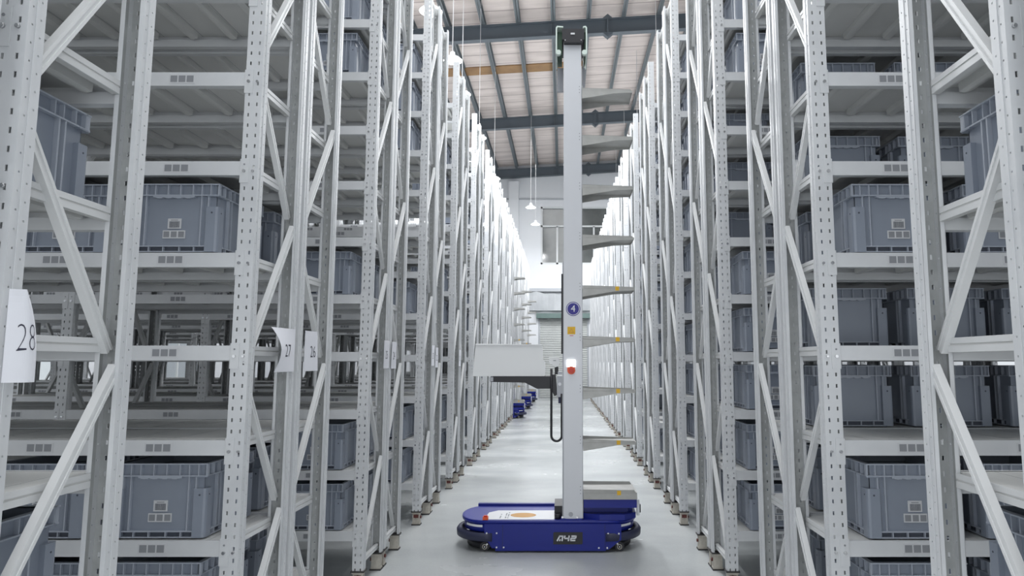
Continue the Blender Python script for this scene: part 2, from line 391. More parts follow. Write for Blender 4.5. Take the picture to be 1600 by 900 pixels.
def foot_mesh():
    mb = MB()
    mb.box(-0.058, 0.058, -0.012, 0.085, 0.148, 0.160, M['foot_dark'])
    mb.box(-0.05, 0.05, -0.006, 0.078, 0.135, 0.148, M['foot'])
    mb.box(-0.042, 0.042, 0.004, 0.070, 0.025, 0.135, M['foot'])
    mb.box(-0.046, 0.046, -0.002, 0.076, 0.012, 0.025, M['foot'])
    mb.box(-0.052, 0.052, -0.012, 0.085, 0.0, 0.012, M['foot_dark'])
    mb.cyl((0.0, 0.105), 0.020, 'y', -0.016, 0.004, M['foot_bolt'], 8)
    mb.box(-0.030, 0.030, 0.000, 0.004, 0.085, 0.122, M['foot_bolt'])
    mb.cyl((0.036, 0.09), 0.017, 'x', 0.040, 0.058, M['foot_bolt'], 8)
    return mb.mesh('foot')
SLOTS = [0.420, 1.055, 1.690, 2.325]       # centres of the tote places, measured from the first post
def beam_mesh(labels, mirror=False):
    """origin: first post centre line, outer face, level top; runs along -X (left) before mirroring"""
    mb = MB(); R = M['rack']; s = 1 if mirror else -1
    x0, x1 = s * (POST_W / 2 + 0.001), s * (BAY - POST_W / 2 - 0.001)
    mb.box(x0, x1, 0.004, 0.008, -0.080, 0.0, R)          # face
    mb.box(x0, x1, 0.008, 0.030, -0.004, 0.0, R)
    mb.box(x0, x1, 0.008, 0.048, -0.080, -0.076, R)
    mb.box(x0, x1, 0.044, 0.048, -0.076, -0.034, R)
    mb.box(x0, x1, 0.030, 0.048, -0.034, -0.030, R)
    mb.box(x0, x1, 0.026, 0.030, -0.034, 0.0, R)
    for xe, d in ((s * POST_W / 2, -s), (s * (BAY - POST_W / 2), s)):  # end connectors hooked on the posts
        mb.box(xe, xe + d * 0.045, -0.004, -0.0005, -0.125, 0.012, R)
        mb.box(xe - d * 0.0005, xe - d * 0.004, -0.004, 0.045, -0.125, 0.012, R)
        for zz in (-0.058,):
            mb.cyl((xe + d * 0.020, zz), 0.009, 'y', -0.012, -0.004, M['bolt'], 8)
            mb.cyl((xe + d * 0.068, zz), 0.007, 'y', -0.010, -0.0005, M['bolt'], 8)
        mb.cyl((xe + d * 0.020, -0.020), 0.0055, 'y', -0.0055, -0.004, M['print_soft'], 8)
    if labels:
        for c in SLOTS:
            cx = s * (c - 0.01)
            mb.box(cx - 0.074, cx + 0.074, 0.0025, 0.004, -0.066, -0.012, M['label'])
            for k in (-1, 0, 1):
                a = cx + k * 0.046
                mb.box(a - 0.019, a + 0.019, 0.0015, 0.0026, -0.058, -0.020, M['print_soft'])
    return mb.mesh('beam')
def shelf_mesh(mirror=False):
    mb = MB(); s = 1 if mirror else -1; R = M['deck']
    x0, x1 = s * 0.012, s * (BAY - 0.012); w = s * (BAY) / 11
    y0, y1 = 0.032, D - 0.032
    # between posts the deck fills the whole depth; the end strips fit between the posts
    xi0, xi1 = s * (POST_W / 2 + 0.006), s * (BAY - POST_W / 2 - 0.006)
    mb.box(xi0, xi1, y0, y1, -0.006, -0.001, R)
    for a, b, sg in ((s * 0.026, xi0, 1), (xi1, s * (BAY - 0.026), -1)):
        mb.box(a, b, 0.080, D - 0.080, -0.006, -0.001, R)
    for a, d in ((s * 0.024, s), (s * (BAY - 0.024), -s)):     # folded side edge with a groove
        mb.box(a, a + d * 0.005, 0.078, D - 0.078, -0.020, 0.002, M['brace'])
        mb.box(a + d * 0.004, a + d * 0.008, 0.078, D - 0.078, -0.028, -0.020, R)
        mb.box(a, a + d * 0.005, 0.078, D - 0.078, -0.052, -0.028, M['brace'])
        mb.box(a + d * 0.005, a + d * 0.03, 0.078, D - 0.078, -0.052, -0.048, R)
    n = 10
    for i in range(n):                                          # hat ribs under the deck
        c = s * (0.16 + i * (BAY - 0.32) / (n - 1))
        mb.prism([(c - 0.026, -0.006), (c - 0.024, -0.040), (c - 0.005, -0.044), (c + 0.005, -0.044), (c + 0.024, -0.040), (c + 0.026, -0.006)], 'y', 0.055, D - 0.075, R)
        mb.box(c + 0.0375, c + 0.0385, y0, y1, -0.0075, -0.0005, M['print_soft'])
    return mb.mesh('shelf')
def brace_mesh(z0, z1, flip):
    """channel bar between the two posts of a frame, from z0 (front) to z1 (back)"""
    mb = MB(); B = M['brace']
    ya, yb = 0.052, D - 0.052
    if z0 == z1: ya, yb = 0.03, D - 0.03
    p, q = (0, ya, z0), (0, yb, z1)
    d = (Vector(q) - Vector(p)).normalized(); t = d.cross(Vector((1, 0, 0))).normalized()
    mb.obox(p, q, 0.024, 0.014, B)
    for s in (-1, 1):
        off = t * (0.013 * s)
        mb.obox(Vector(p) + off, Vector(q) + off, 0.032, 0.012, B)
    me = mb.mesh('brace'); me['lean'] = 0 if z0 == z1 else (1 if z1 > z0 else -1)
    return me
ME_UP = upright_mesh(); ME_FOOT = foot_mesh()
ME_BEAM = {(l, m): beam_mesh(l, m) for l in (0, 1) for m in (False, True)}
ME_SHELF = {m: shelf_mesh(m) for m in (False, True)}
NODES = [0.215] + [1.07 + 0.873 * k for k in range(7)]
ME_BR = {}
for par in (0, 1):
    L = [brace_mesh(0.215, 0.215, 0)]
    for i in range(len(NODES) - 1):
        a, b = NODES[i], NODES[i + 1]
        front_is_a = (i + par) % 2 == 0
        ga, gb = a + 0.03, b - 0.03
        L.append(brace_mesh(ga, gb, 0) if front_is_a else brace_mesh(gb, ga, 0))
    L.append(brace_mesh(6.72, 6.72, 0))
    ME_BR[par] = L

def rack(side, y0, bays, even, label):
    """side -1 left / +1 right; y0 front face of the near posts; even: aisle face looks away (+Y)"""
    X = XL if side < 0 else XR; mir = side > 0
    root = empty('storage_rack', (X, y0, 0)); tag(root, label, 'storage rack', 'storage racks left of the aisle' if side < 0 else 'storage racks right of the aisle')
    for b in range(bays + 1):
        xx = side * BAY * b
        for (yy, rz) in ((0, 0.0), (D, PI)):
            link('upright', ME_UP, root, (xx, yy, 0), rz); link('foot', ME_FOOT, root, (xx, yy, 0), rz)
        # even rows: diagonal starts on the near post at 1.07 m; odd rows: on the far post
        for me in ME_BR[1 if even else 0]:
            # bars rising away from the viewer sit on the aisle side of the posts, the others on the far side
            link('brace', me, root, (xx - side * 0.019 * me.get('lean', 0), 0, 0))
    for b in range(bays):
        xx = side * BAY * b
        for z in LEV:
            link('shelf', ME_SHELF[mir], root, (xx, 0, z))
            # near beam
            link('beam', ME_BEAM[(0 if even else 1, mir)], root, (xx, 0, z))
            # far beam, turned round
            link('beam', ME_BEAM[(1 if even else 0, not mir)], root, (xx, D, z), PI)
    return root

def ordinal(n): return {1: 'first', 2: 'second', 3: 'third', 4: 'fourth', 5: 'fifth', 6: 'sixth', 7: 'seventh', 8: 'eighth', 9: 'ninth', 10: 'tenth', 11: 'eleventh', 12: 'twelfth', 13: 'thirteenth', 14: 'fourteenth', 15: 'fifteenth', 16: 'sixteenth', 17: 'seventeenth', 18: 'eighteenth', 19: 'nineteenth', 20: 'twentieth'}.get(n, '%dth' % n)
ROWS = []      # (number, y0, even)
ROWS.append((29, Y_ODD - PITCH - 0.055, False))
for n in range(0, 14):
    ROWS.append((28 - 2 * n, Y_EVEN + PITCH * n, True))
    if n < 13 or True: ROWS.append((27 - 2 * n, Y_ODD + PITCH * n, False))
def desc(side, num):
    k = 29 - num + 1
    s = 'left' if side < 0 else 'right'
    if k == 1: return 'white steel storage rack at the %s picture edge, nearest to the viewer' % s
    if side < 0 and num in (28, 27, 26, 25): return 'white steel storage rack left of the aisle, end post signed %d' % num
    pairs = ''
    return 'white perforated steel rack %s of the aisle, %s in line from the viewer' % (s, ordinal(k))
def nb(side, num):
    if side < 0:
        return 1 if num >= 27 else (2 if num >= 23 else (3 if num >= 21 else (4 if num >= 14 else 2)))
    return 1 if num >= 28 else 2
for side in (-1, 1):
    for num, y0, even in ROWS:
        if num < 1: continue
        rack(side, y0, nb(side, num), even, desc(side, num))

# ------------------------------------------------------------------ totes
TW, TD, TH = 0.510, 0.560, 0.392
def tote_body():
    mb = MB(); P = M['tote']; K = M['tote_dark']; E = M['tote_edge_highlight']; hx, hy = TW / 2, TD / 2
    ix, iy = hx - 0.022, hy - 0.022; T = 0.004
    mb.box(-ix, ix, -iy, iy, 0.012, 0.018, P)
    mb.box(-ix, ix, -iy, -iy + T, 0.012, TH, P); mb.box(-ix, ix, iy - T, iy, 0.012, TH, P)
    mb.box(-ix, -ix + T, -iy, iy, 0.012, TH, P); mb.box(ix - T, ix, -iy, iy, 0.012, TH, P)
    mb.box(-ix + .01, ix - .01, -iy + .01, iy - .01, 0.0, 0.012, K)
    # corner posts, chamfered
    def corner(sx, sy, z0, z1, w, d, c=0.016):
        pts = [(ix - w, iy - 0.002), (ix - w, hy), (hx - c, hy), (hx - c * .3, hy - c * .3), (hx, hy - c), (hx, iy - d), (ix - 0.002, iy - d), (ix - 0.002, iy - 0.002)]
        pts = [(sx * x, sy * y) for x, y in pts]
        mb.prism(pts, 'z', z0, z1, P)
    for sx in (-1, 1):
        for sy in (-1, 1):
            corner(sx, sy, 0.006, 0.262, 0.046, 0.040)
            mb.cyl((sx * (hx - 0.036), 0.228), 0.0055, 'y', sy * hy, sy * (hy + 0.0012), K, 8)
            mb.cyl((sy * (hy - 0.033), 0.228), 0.004, 'x', sx * hx, sx * (hx + 0.0012), K, 8)
            corner(sx, sy, 0.320, 0.326, 0.046, 0.040, 0.01)
    # long belts: base belt, thin fins
    for s in (-1, 1):
        o = s * (hy - 0.001); i_ = s * iy
        mb.box(-ix + .04, ix - .04, i_, o, 0.036, 0.041, E); mb.box(-ix + .04, ix - .04, i_, o, 0.006, 0.011, E)
        for x in (-0.19, -0.125, -0.045, 0.045, 0.125, 0.19): mb.box(x - .0025, x + .0025, i_, s * (hy - 0.004), 0.011, 0.036, E)
        mb.box(-ix + .04, ix - .04, i_ * 1.0005, i_ + s * 0.0015, 0.011, 0.036, K)
        for x in (-0.155, 0.155): mb.box(x - .003, x + .003, i_, s * (hy - 0.006), 0.041, 0.325, E)
        for x in (-0.195, 0.195): mb.box(x - .003, x + .003, i_, s * (hy - 0.003), 0.25, 0.325, E)
        # long side
        o = s * (hx - 0.001); i_ = s * ix
        mb.box(i_, o, -iy + .04, iy - .04, 0.036, 0.041, E); mb.box(i_, o, -iy + .04, iy - .04, 0.006, 0.011, E)
        for y in (-0.17, -0.09, 0, 0.09, 0.17): mb.box(i_, s * (hx - 0.003), y - .003, y + .003, 0.011, 0.036, E)
        mb.box(i_ * 1.0005, i_ + s * 0.0015, -iy + .04, iy - .04, 0.011, 0.036, K)
        for y in (-0.150, -0.118, 0.118, 0.150): mb.box(i_, s * (hx - 0.004), y - .004, y + .004, 0.041, 0.325, E)
    # wavy hand-grip edge
    for s in (-1, 1):
        for k in range(18):
            x = -0.11 + k * 0.22 / 17
            z = 0.316 - 0.006 * abs(math.sin(k * 0.75))
            mb.box(x - 0.0066, x + 0.0066, s * iy, s * (hy - 0.003), z, 0.324, E)
    return mb.mesh('body')
def tote_rim():
    mb = MB(); P = M['tote_edge_highlight']; hx, hy = TW / 2, TD / 2; ix, iy = hx - 0.022, hy - 0.022
    for z0, z1, e in ((TH - 0.006, TH, 0.0), (0.324, 0.330, 0.001)):
        for s in (-1, 1):
            mb.box(-hx + e, hx - e, s * (iy - 0.004), s * (hy - e), z0, z1, P)
            mb.box(s * (ix - 0.004), s * (hx - e), -iy, iy, z0, z1, P)
    for s in (-1, 1):
        for x in (-0.25, -0.205, -0.155, -0.105, -0.035, 0.035, 0.105, 0.155, 0.205, 0.25): mb.box(x - .0025, x + .0025, s * (iy), s * (hy - 0.003), 0.330, TH - 0.006, P)
        for y in (-0.255, -0.2, -0.135, -0.09, 0, 0.09, 0.135, 0.2, 0.255): mb.box(s * ix, s * (hx - 0.003), y - .0025, y + .0025, 0.330, TH - 0.006, P)
    return mb.mesh('rim')
def tote_barcode():
    mb = MB(); y = -TD / 2 + 0.0155; x0 = 0.005
    mb.box(x0 - 0.037, x0 + 0.037, y, y + 0.006, 0.140, 0.197, M['label'])
    random.seed(3); x = x0 - 0.028
    while x < x0 + 0.027:
        ww = random.choice((0.0011, 0.0018, 0.0026)); mb.box(x, x + ww, y - 0.0008, y, 0.146, 0.181, M['print']); x += ww + random.choice((0.0012, 0.0018))
    mb.box(x0 - 0.02, x0 + 0.02, y - 0.0006, y, 0.186, 0.190, M['print_soft'])
    return mb.mesh('barcode_label')
def tote_sticker():
    mb = MB(); y = -TD / 2 + 0.0155; x0 = 0.005
    mb.box(x0 - 0.062, x0 + 0.062, y, y + 0.006, 0.085, 0.130, M['label'])
    for k in (-1, 0, 1):
        a = x0 + k * 0.041
        mb.box(a - 0.016, a + 0.016, y - 0.0006, y, 0.091, 0.124, M['print_soft'])
    return mb.mesh('location_sticker')
ME_TB, ME_TR, ME_TC, ME_TS = tote_body(), tote_rim(), tote_barcode(), tote_sticker()
random.seed(11)
def far_tote_mesh():
    bm = bmesh.new(); bm.from_mesh(ME_TB); off = len(bm.verts); bm.from_mesh(ME_TR)
    me = bpy.data.meshes.new('storage_tote'); bm.to_mesh(me); bm.free(); [me.materials.append(k) for k in ME_TB.materials]
    ne = len(ME_TB.materials)
    ie = [k.name for k in ME_TB.materials].index('plastic_fins_highlight'); nb_ = len(ME_TB.polygons)
    for p in me.polygons[nb_:]: p.material_index = ie
    return me
ME_FAR = far_tote_mesh()
SHELFW = ['lowest shelf', 'second shelf up', 'third shelf up', 'fourth shelf up', 'fifth shelf up', 'sixth shelf up', 'seventh shelf up', 'eighth shelf up', 'ninth shelf up', 'tenth shelf up', 'eleventh shelf up', 'top shelf']
PLACE = ['beside the aisle', 'second from the aisle', 'third from the aisle', 'fourth from the aisle']
def rack_words(side, num):
    s = 'left' if side < 0 else 'right'
    if side < 0 and num in (28, 27, 26, 25): return 'left rack signed %d' % num
    return '%s rack %s in line' % (s, ordinal(30 - num))
def tote(side, num, y0, even, lev, slot, near):
    X = XL if side < 0 else XR
    c = SLOTS[slot]
    x = X + side * (c + random.uniform(-0.008, 0.008)); y = y0 + D / 2 + random.uniform(-0.008, 0.008) + (0.01 if even else -0.01); z = LEV[lev] + 0.0015
    rz = (PI if even else 0.0) + random.uniform(-0.006, 0.006)
    lab = 'grey-blue tote, %s, %s, %s' % (SHELFW[lev], rack_words(side, num), PLACE[slot])
    g = 'blue-grey totes on the %s racks' % ('left' if side < 0 else 'right')
    if near:
        r = empty('storage_tote', (x, y, z), rz); tag(r, lab, 'storage tote', g)
        link('body', ME_TB, r); link('rim', ME_TR, r); link('barcode_label', ME_TC, r); link('location_sticker', ME_TS, r)
    else:
        r = link('storage_tote', ME_FAR, None, (x, y, z), rz); tag(r, lab, 'storage tote', g)
Y_OF = {num: (y0, even) for num, y0, even in ROWS}
FILL = {  # (side, rack): {level: slots}
    (-1, 28): {4: (0,), 1: (0,), 0: (0,)},
    (-1, 27): {4: (0, 1), 1: (0, 1), 0: (0, 1)},
    (-1, 26): {4: (0, 1), 1: (0, 1), 0: (0, 1)},
    (-1, 25): {9: (0,), 8: (0,), 4: (0,), 1: (0, 1), 0: (0, 1)},
    (-1, 24): {9: (0,), 8: (0,), 4: (0,), 1: (0, 1), 0: (0, 1)},
    (-1, 23): {10: (0,), 9: (0,), 8: (0,), 4: (0,), 1: (0, 1), 0: (0, 1)},
    (1, 28): {4: (0,), 1: (0,)},
    (1, 27): {4: (0, 1), 1: (0, 1), 0: (0, 1)},
    (1, 26): {0: (0, 1), 1: (0, 1), 2: (0, 1, 2), 3: (0, 1, 2), 4: (0, 1), 5: (0, 1), 6: (0, 1)},
    (1, 25): {0: (0, 1), 1: (0, 1), 2: (0, 1), 3: (0, 1), 4: (0,), 8: (0,), 9: (0,)},
    (1, 24): {0: (0,), 1: (0,), 2: (0,), 3: (0, 1), 4: (0,), 5: (0, 1), 6: (0, 1), 7: (0, 1), 8: (0,)},
    (1, 23): {i: (0,) for i in range(0, 11)},
}
for (side, num), d in FILL.items():
    y0, even = Y_OF[num]
    for lev, slots in d.items():
        for s in slots: tote(side, num, y0, even, lev, s, num >= 25)
for side in (-1, 1):
    for num in range(22, 3, -1):
        y0, even = Y_OF[num]
        if side < 0: levs = [0, 1, 4, 8, 9] + ([2] if random.random() < .3 else []) + ([5] if random.random() < .4 else [])
        else: levs = [l for l in range(0, 11) if random.random() < 0.78]
        if num < 12: levs = [l for l in levs if l < 7 and random.random() < .6]
        for l in levs: tote(side, num, y0, even, l, 0, False)

# ------------------------------------------------------------------ hanging paper row numbers
def paper_sign(num, fn, label, w=0.21, h=0.275, tsize=0.115, tsx=0.82, tu=0.5, tv=0.47):
    """fn(u,v) -> point, u 0..1 along the sheet away from the viewer, v 0..1 upward"""
    NU, NV = 14, 14; mb = MB()
    pt = lambda u, v, o=0.0: fn(u, v) + Vector((o, 0, 0))
    root_p = fn(0, 0)
    for off in (0.0, -0.0012):
        for i in range(NU):
            for j in range(NV):
                q = [pt(a / NU, b / NV, off) - root_p for a, b in ((i, j), (i + 1, j), (i + 1, j + 1), (i, j + 1))]
                mb.quad(q if off == 0 else q[::-1], M['paper'])
    me = mb.mesh('sheet'); me.polygons.foreach_set('use_smooth', [True] * len(me.polygons))
    r = empty('row_number_sign', root_p); tag(r, label, 'sign', 'paper row numbers on the rack ends')
    link('sheet', me, r)
    tm = text_mesh(str(num), tsize, mat_=M['ink'], sx=tsx, off=-0.0032 if num == 28 else -0.0012)
    bm = bmesh.new(); bm.from_mesh(tm); bmesh.ops.triangulate(bm, faces=bm.faces)
    bmesh.ops.subdivide_edges(bm, edges=[e for e in bm.edges if e.calc_length() > 0.02], cuts=2); bm.to_mesh(tm); bm.free()
    for v in tm.vertices:
        u = tu + v.co.x / w; vv = tv + v.co.y / h
        v.co = fn(u, vv) - root_p + Vector((0.0015, 0, 0))
    link('printed_number', tm, r)
    return r
def sheet(x0, y0, z0, w, h, curl, skew):
    def fn(u, v):
        x = x0 + curl(u, v); y = y0 + u * w + skew(u, v)
        return Vector((x, y, z0 + v * h))
    return fn
ZS = 1.872
# 28: bows round the first post's edge, its far side curling away from the aisle
paper_sign(28, sheet(-1.692, 2.045, ZS - 0.004, 0.088, 0.285, lambda u, v: 0.040 * math.sin(u * PI * 0.72), lambda u, v: -0.065 * v ** 3 * u),
           'curled white paper number 28 at the left picture edge', w=0.155, tsize=0.120, tu=0.50)
paper_sign(27, sheet(-1.692, 4.030, ZS, 0.225, 0.265, lambda u, v: 0.002 - 0.035 * (1 - u) * abs(2 * v - 1) ** 1.5 * (1 if v > .5 else .25) + 0.012 * (1 - u), lambda u, v: -0.075 * (1 - u) * (2 * v - 1) ** 2),
           'curled white paper number 27 on the left rack ends', w=0.225, tu=0.5)
paper_sign(26, sheet(-1.694, 4.42, ZS, 0.21, 0.265, lambda u, v: 0.004 + 0.004 * u, lambda u, v: 0.03 * u * (1 - v)),
           'white paper number 26 just behind the 27 sheet', w=0.22, tu=0.62)
paper_sign(25, sheet(-1.692, Y_ODD + PITCH + D - 0.21, ZS, 0.20, 0.265, lambda u, v: 0.002 + 0.010 * (1 - u) * v, lambda u, v: -0.03 * (1 - u) * v),
           'white paper number 25 on the left racks, right of 27', w=0.21)
for num, w_ in ((24, 'smaller'), (23, 'small'), (22, 'small'), (21, 'small'), (19, 'tiny'), (17, 'tiny')):
    y0, even = Y_OF[num]
    ys = y0 - 0.0 if even else y0 + D - 0.20
    if even: ys = y0 + 0.02
    paper_sign(num, sheet(-1.692, ys, ZS + random.uniform(-0.02, 0.02), 0.20, 0.265, lambda u, v: 0.003 + 0.006 * v * (1 - u), lambda u, v: 0.0),
               '%s white paper row number %d hanging on a left rack end' % (w_, num), w=0.21)

# ------------------------------------------------------------------ the robot
RY0, RY1 = 7.10, 7.86        # base near and far side
def stadium(x0, x1, y0, y1, n=10, e=0.5, rl=None):
    """plan outline with half-elliptical ends"""
    r = (y1 - y0) / 2; cy = (y0 + y1) / 2; rx = rl or r * 0.8; pts = []
    for i in range(n + 1):
        t = -PI / 2 + PI * i / n; pts.append((x1 - rx + rx * math.cos(t) ** e if math.cos(t) > 1e-6 else x1 - rx, cy + r * math.sin(t)))
    for i in range(n + 1):
        t = PI / 2 + PI * i / n; c = -math.cos(t); pts.append((x0 + rx - rx * (c ** e if c > 1e-6 else 0), cy + r * math.sin(t)))
    return pts
def local(pts, dx, dy): return [(x - dx, y - dy) for x, y in pts]
RC = Vector((-0.15, (RY0 + RY1) / 2, 0))
def build_robot():
    root = empty('tote_handling_robot', (0, 0, 0))
    B = M['blue']
    # ---- base body
    mb = MB()
    mb.prism(stadium(-1.055, 0.765, RY0 + 0.012, RY1, 14, 0.85), 'z', 0.205, 0.285, B, True)
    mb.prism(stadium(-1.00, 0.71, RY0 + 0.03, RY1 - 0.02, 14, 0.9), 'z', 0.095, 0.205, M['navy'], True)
    mb.box(-0.685, 0.44, RY0 - 0.004, RY1 - 0.005, 0.020, 0.286, B)
    mb.prism([(-0.80, 0.285), (-0.80, 0.16), (-0.72, 0.045), (-0.685, 0.045), (-0.685, 0.285)], 'y', RY0 + 0.0, RY1 - 0.01, B)
    mb.prism([(0.60, 0.285), (0.60, 0.13), (0.47, 0.03), (0.44, 0.03), (0.44, 0.285)], 'y', RY0 + 0.0, RY1 - 0.01, B)
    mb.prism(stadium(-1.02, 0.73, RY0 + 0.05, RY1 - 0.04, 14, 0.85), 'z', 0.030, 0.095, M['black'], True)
    link('base_body', mb.mesh('base_body'), root)
    for i, (a, b) in enumerate(((-0.62, 0.05), (-0.685, 0.05), (-0.72, 0.21), (-0.76, 0.075), (-0.81, 0.21), (0.38, 0.045), (0.47, 0.05), (0.48, 0.20), (0.58, 0.085), (0.585, 0.20))):
        pass
    mb = MB()
    for (a, b) in ((-0.60, 0.055), (-0.685 + .012, 0.055), (-0.685 + .012, 0.195), (-0.775, 0.195), (0.37, 0.05), (0.455, 0.05), (0.465, 0.19), (0.575, 0.19), (0.56, 0.09), (-0.77, 0.085)):
        mb.cyl((a, b), 0.0085, 'y', RY0 - 0.008, RY0 + 0.002, M['white'], 10)
    link('panel_screws', mb.mesh('panel_screws'), root)
    mb = MB(); mb.box(-0.615, -0.611, RY0 - 0.006, RY0 - 0.003, 0.03, 0.28, M['navy']); mb.box(0.430, 0.434, RY0 - 0.006, RY0 - 0.003, 0.03, 0.28, M['navy'])
    link('panel_seam', mb.mesh('panel_seam'), root)
    # ---- deck with raised rounded nose
    mb = MB()
    mb.prism(stadium(-1.075, 0.785, RY0 + 0.002, RY1 + 0.005, 14, 0.85), 'z', 0.285, 0.316, B, True)
    mb.prism(stadium(-1.065, 0.775, RY0 + 0.012, RY1 - 0.005, 14, 0.85), 'z', 0.316, 0.318, M['blue_top'], True)
    mb.box(-0.95, 0.12, RY1 - 0.06, RY1, 0.318, 0.345, B)
    link('deck', mb.mesh('deck'), root)
    # ---- bumpers
    for sx in (-1, 1):
        cx = -0.72 if sx < 0 else 0.43
        mb = MB(); pts = []; rr = (RY1 - RY0) / 2 + 0.02; cy = (RY0 + RY1) / 2
        outer = []; inner = []
        rx = 0.40 if sx > 0 else 0.415; cx = -0.70 if sx < 0 else 0.42
        for i in range(25):
            t = -PI / 2 + PI * i / 24
            c = max(math.cos(t), 0) ** 0.85
            outer.append((cx + sx * (0.02 + rx * c), cy + rr * math.sin(t))); inner.append((cx + sx * (0.02 + (rx - 0.06) * c), cy + (rr - 0.055) * math.sin(t)))
        n = len(mb.v)
        prof = ((0.118, 0.06), (0.170, 0), (0.192, 0.25), (0.197, 1), (0.112, 1), (0.112, .25))
        k = mb.mi(M['bumper'])
        for i in range(25):
            for z, q in prof:
                o, a = outer[i], inner[i]
                mb.v.append((o[0] + (a[0] - o[0]) * q, o[1] + (a[1] - o[1]) * q, z))
        L = len(prof)
        for i in range(24):
            for j in range(L):
                j2 = (j + 1) % L
                mb.f.append((n + i * L + j, n + (i + 1) * L + j, n + (i + 1) * L + j2, n + i * L + j2)); mb.m.append(k); mb.sm.append(True)
        for e in (0, 24): mb.f.append(tuple(n + e * L + j for j in range(L))); mb.m.append(k); mb.sm.append(False)
        link('bumper', mb.mesh('bumper'), root)
        # light strip
        mb = MB(); k = mb.mi(M['white'])
        x_end = -1.055 if sx < 0 else 0.765
        st = stadium(-1.060, 0.770, RY0 + 0.007, RY1, 40, 0.85)
        sel = [p for p in st if (p[1] < RY0 + 0.16) and ((p[0] < -0.80) if sx < 0 else (p[0] > 0.52))]
        sel.sort(key=lambda p: p[0])
        for a, b in zip(sel[:-1], sel[1:]):
            mb.obox((a[0], a[1] - 0.002, 0.262), (b[0], b[1] - 0.002, 0.262), 0.022, 0.006, M['white'], up=(0, 0, 1))
        link('light_strip', mb.mesh('light_strip'), root)
        # castors
        for cyy in (RY0 + 0.05, RY1 - 0.09):
            x = -0.80 if sx < 0 else 0.585
            mb = MB(); mb.cyl((x, 0.048), 0.048, 'y', cyy - 0.0, cyy + 0.035, M['black'], 20)
            mb.cyl((x, 0.048), 0.026, 'y', cyy - 0.006, cyy, M['foot'], 16); mb.cyl((x, 0.048), 0.018, 'y', cyy - 0.009, cyy - 0.005, M['black'], 16); mb.cyl((x, 0.048), 0.007, 'y', cyy - 0.011, cyy - 0.008, M['white'], 8)
            mb.box(x - 0.02, x + 0.02, cyy - 0.0 + 0.036, cyy + 0.05, 0.04, 0.13, M['black'])
            link('castor', mb.mesh('castor'), root)
    # ---- white panel on the deck
    mb = MB(); pts = [(-0.815, 7.14), (-0.085, 7.14), (-0.085, 7.56), (-0.70, 7.56), (-0.79, 7.46)]
    mb.prism(pts, 'z', 0.3185, 0.3225, M['white'])
    panel = link('deck_panel', mb.mesh('deck_panel'), root)
    mb = MB(); mb.prism([(-0.415 + 0.135 * math.cos(2 * PI * i / 32), 7.33 + 0.105 * math.sin(2 * PI * i / 32)) for i in range(32)], 'z', 0.3226, 0.3235, M['orange'])
    link('round_emblem', mb.mesh('round_emblem'), panel)
    mb = MB()
    for r_, xx in enumerate((-0.655, -0.60, -0.575)):
        for k in range(7 if r_ else 5):
            if (k + r_) % 4 != 3: mb.box(xx, xx + 0.012, 7.19 + 0.04 * k, 7.222 + 0.04 * k, 0.3226, 0.3233, M['print_soft'])
    link('small_print', mb.mesh('small_print'), panel)
    mb = MB(); mb.box(-0.82, -0.765, 7.115, 7.165, 0.320, 0.350, M['red_orange']); mb.cyl((-0.7925, 7.14), 0.02, 'z', 0.35, 0.362, M['red'], 14)
    link('stop_button', mb.mesh('stop_button'), root)
    # ---- housing under the lowest tray
    mb = MB()
    pl = [(0.215, 7.19), (0.26, 7.17), (0.38, 7.108), (0.64, 7.112), (0.765, 7.24), (0.775, 7.70), (0.66, 7.80), (0.20, 7.80)]
    mb.prism(pl, 'z', 0.318, 0.375, B)
    mb.prism([(0.20, 7.24), (0.42, 7.24), (0.68, 7.24), (0.735, 7.30), (0.75, 7.68), (0.66, 7.76), (0.20, 7.76)], 'z', 0.375, 0.440, B)
    mb.prism([(0.218, 7.125), (0.765, 7.125), (0.765, 7.74), (0.218, 7.74)], 'z', 0.440, 0.522, B)
    mb.box(0.772, 0.800, 7.19, 7.24, 0.35, 0.51, M['mast']); mb.box(0.800, 0.812, 7.19, 7.24, 0.38, 0.46, M['black'])
    link('rear_housing', mb.mesh('rear_housing'), root)
    mb = MB(); mb.box(-0.085, 0.006, 7.22, 7.60, 0.318, 0.44, M['black']); mb.cyl((-0.05, 7.18), 0.035, 'z', 0.318, 0.37, M['black'], 14)
    link('drive_unit', mb.mesh('drive_unit'), root)
    mb = MB()
    mb.box(-0.02, 0.20, 7.12, 7.52, 0.318, 0.332, B); mb.box(0.03, 0.14, 7.125, 7.138, 0.332, 0.365, M['mast'])
    mb.cyl((0.085, 0.372), 0.022, 'y', 7.122, 7.14, M['mast_side'], 12); mb.cyl((0.15, 0.345), 0.012, 'y', 7.125, 7.14, M['bolt'], 10); mb.cyl((0.0, 0.345), 0.012, 'y', 7.125, 7.14, M['bolt'], 10)
    link('mast_bracket', mb.mesh('mast_bracket'), root)
    # ---- mast
    mb = MB()
    MX0, MX1, MY0, MY1, MZ1 = 0.012, 0.207, 7.14, 7.50, 5.53
    mb.box(MX0, MX1, MY0, MY0 + 0.04, 0.332, MZ1, M['mast']); mb.box(MX0, MX1, MY1 - 0.04, MY1, 0.332, MZ1, M['mast'])
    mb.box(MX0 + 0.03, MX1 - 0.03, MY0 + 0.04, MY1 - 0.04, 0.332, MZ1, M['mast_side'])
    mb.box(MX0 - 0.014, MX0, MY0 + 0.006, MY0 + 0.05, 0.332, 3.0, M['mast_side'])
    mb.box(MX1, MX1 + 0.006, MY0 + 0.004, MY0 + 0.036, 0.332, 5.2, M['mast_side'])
    mast = link('mast', mb.mesh('mast'), root)
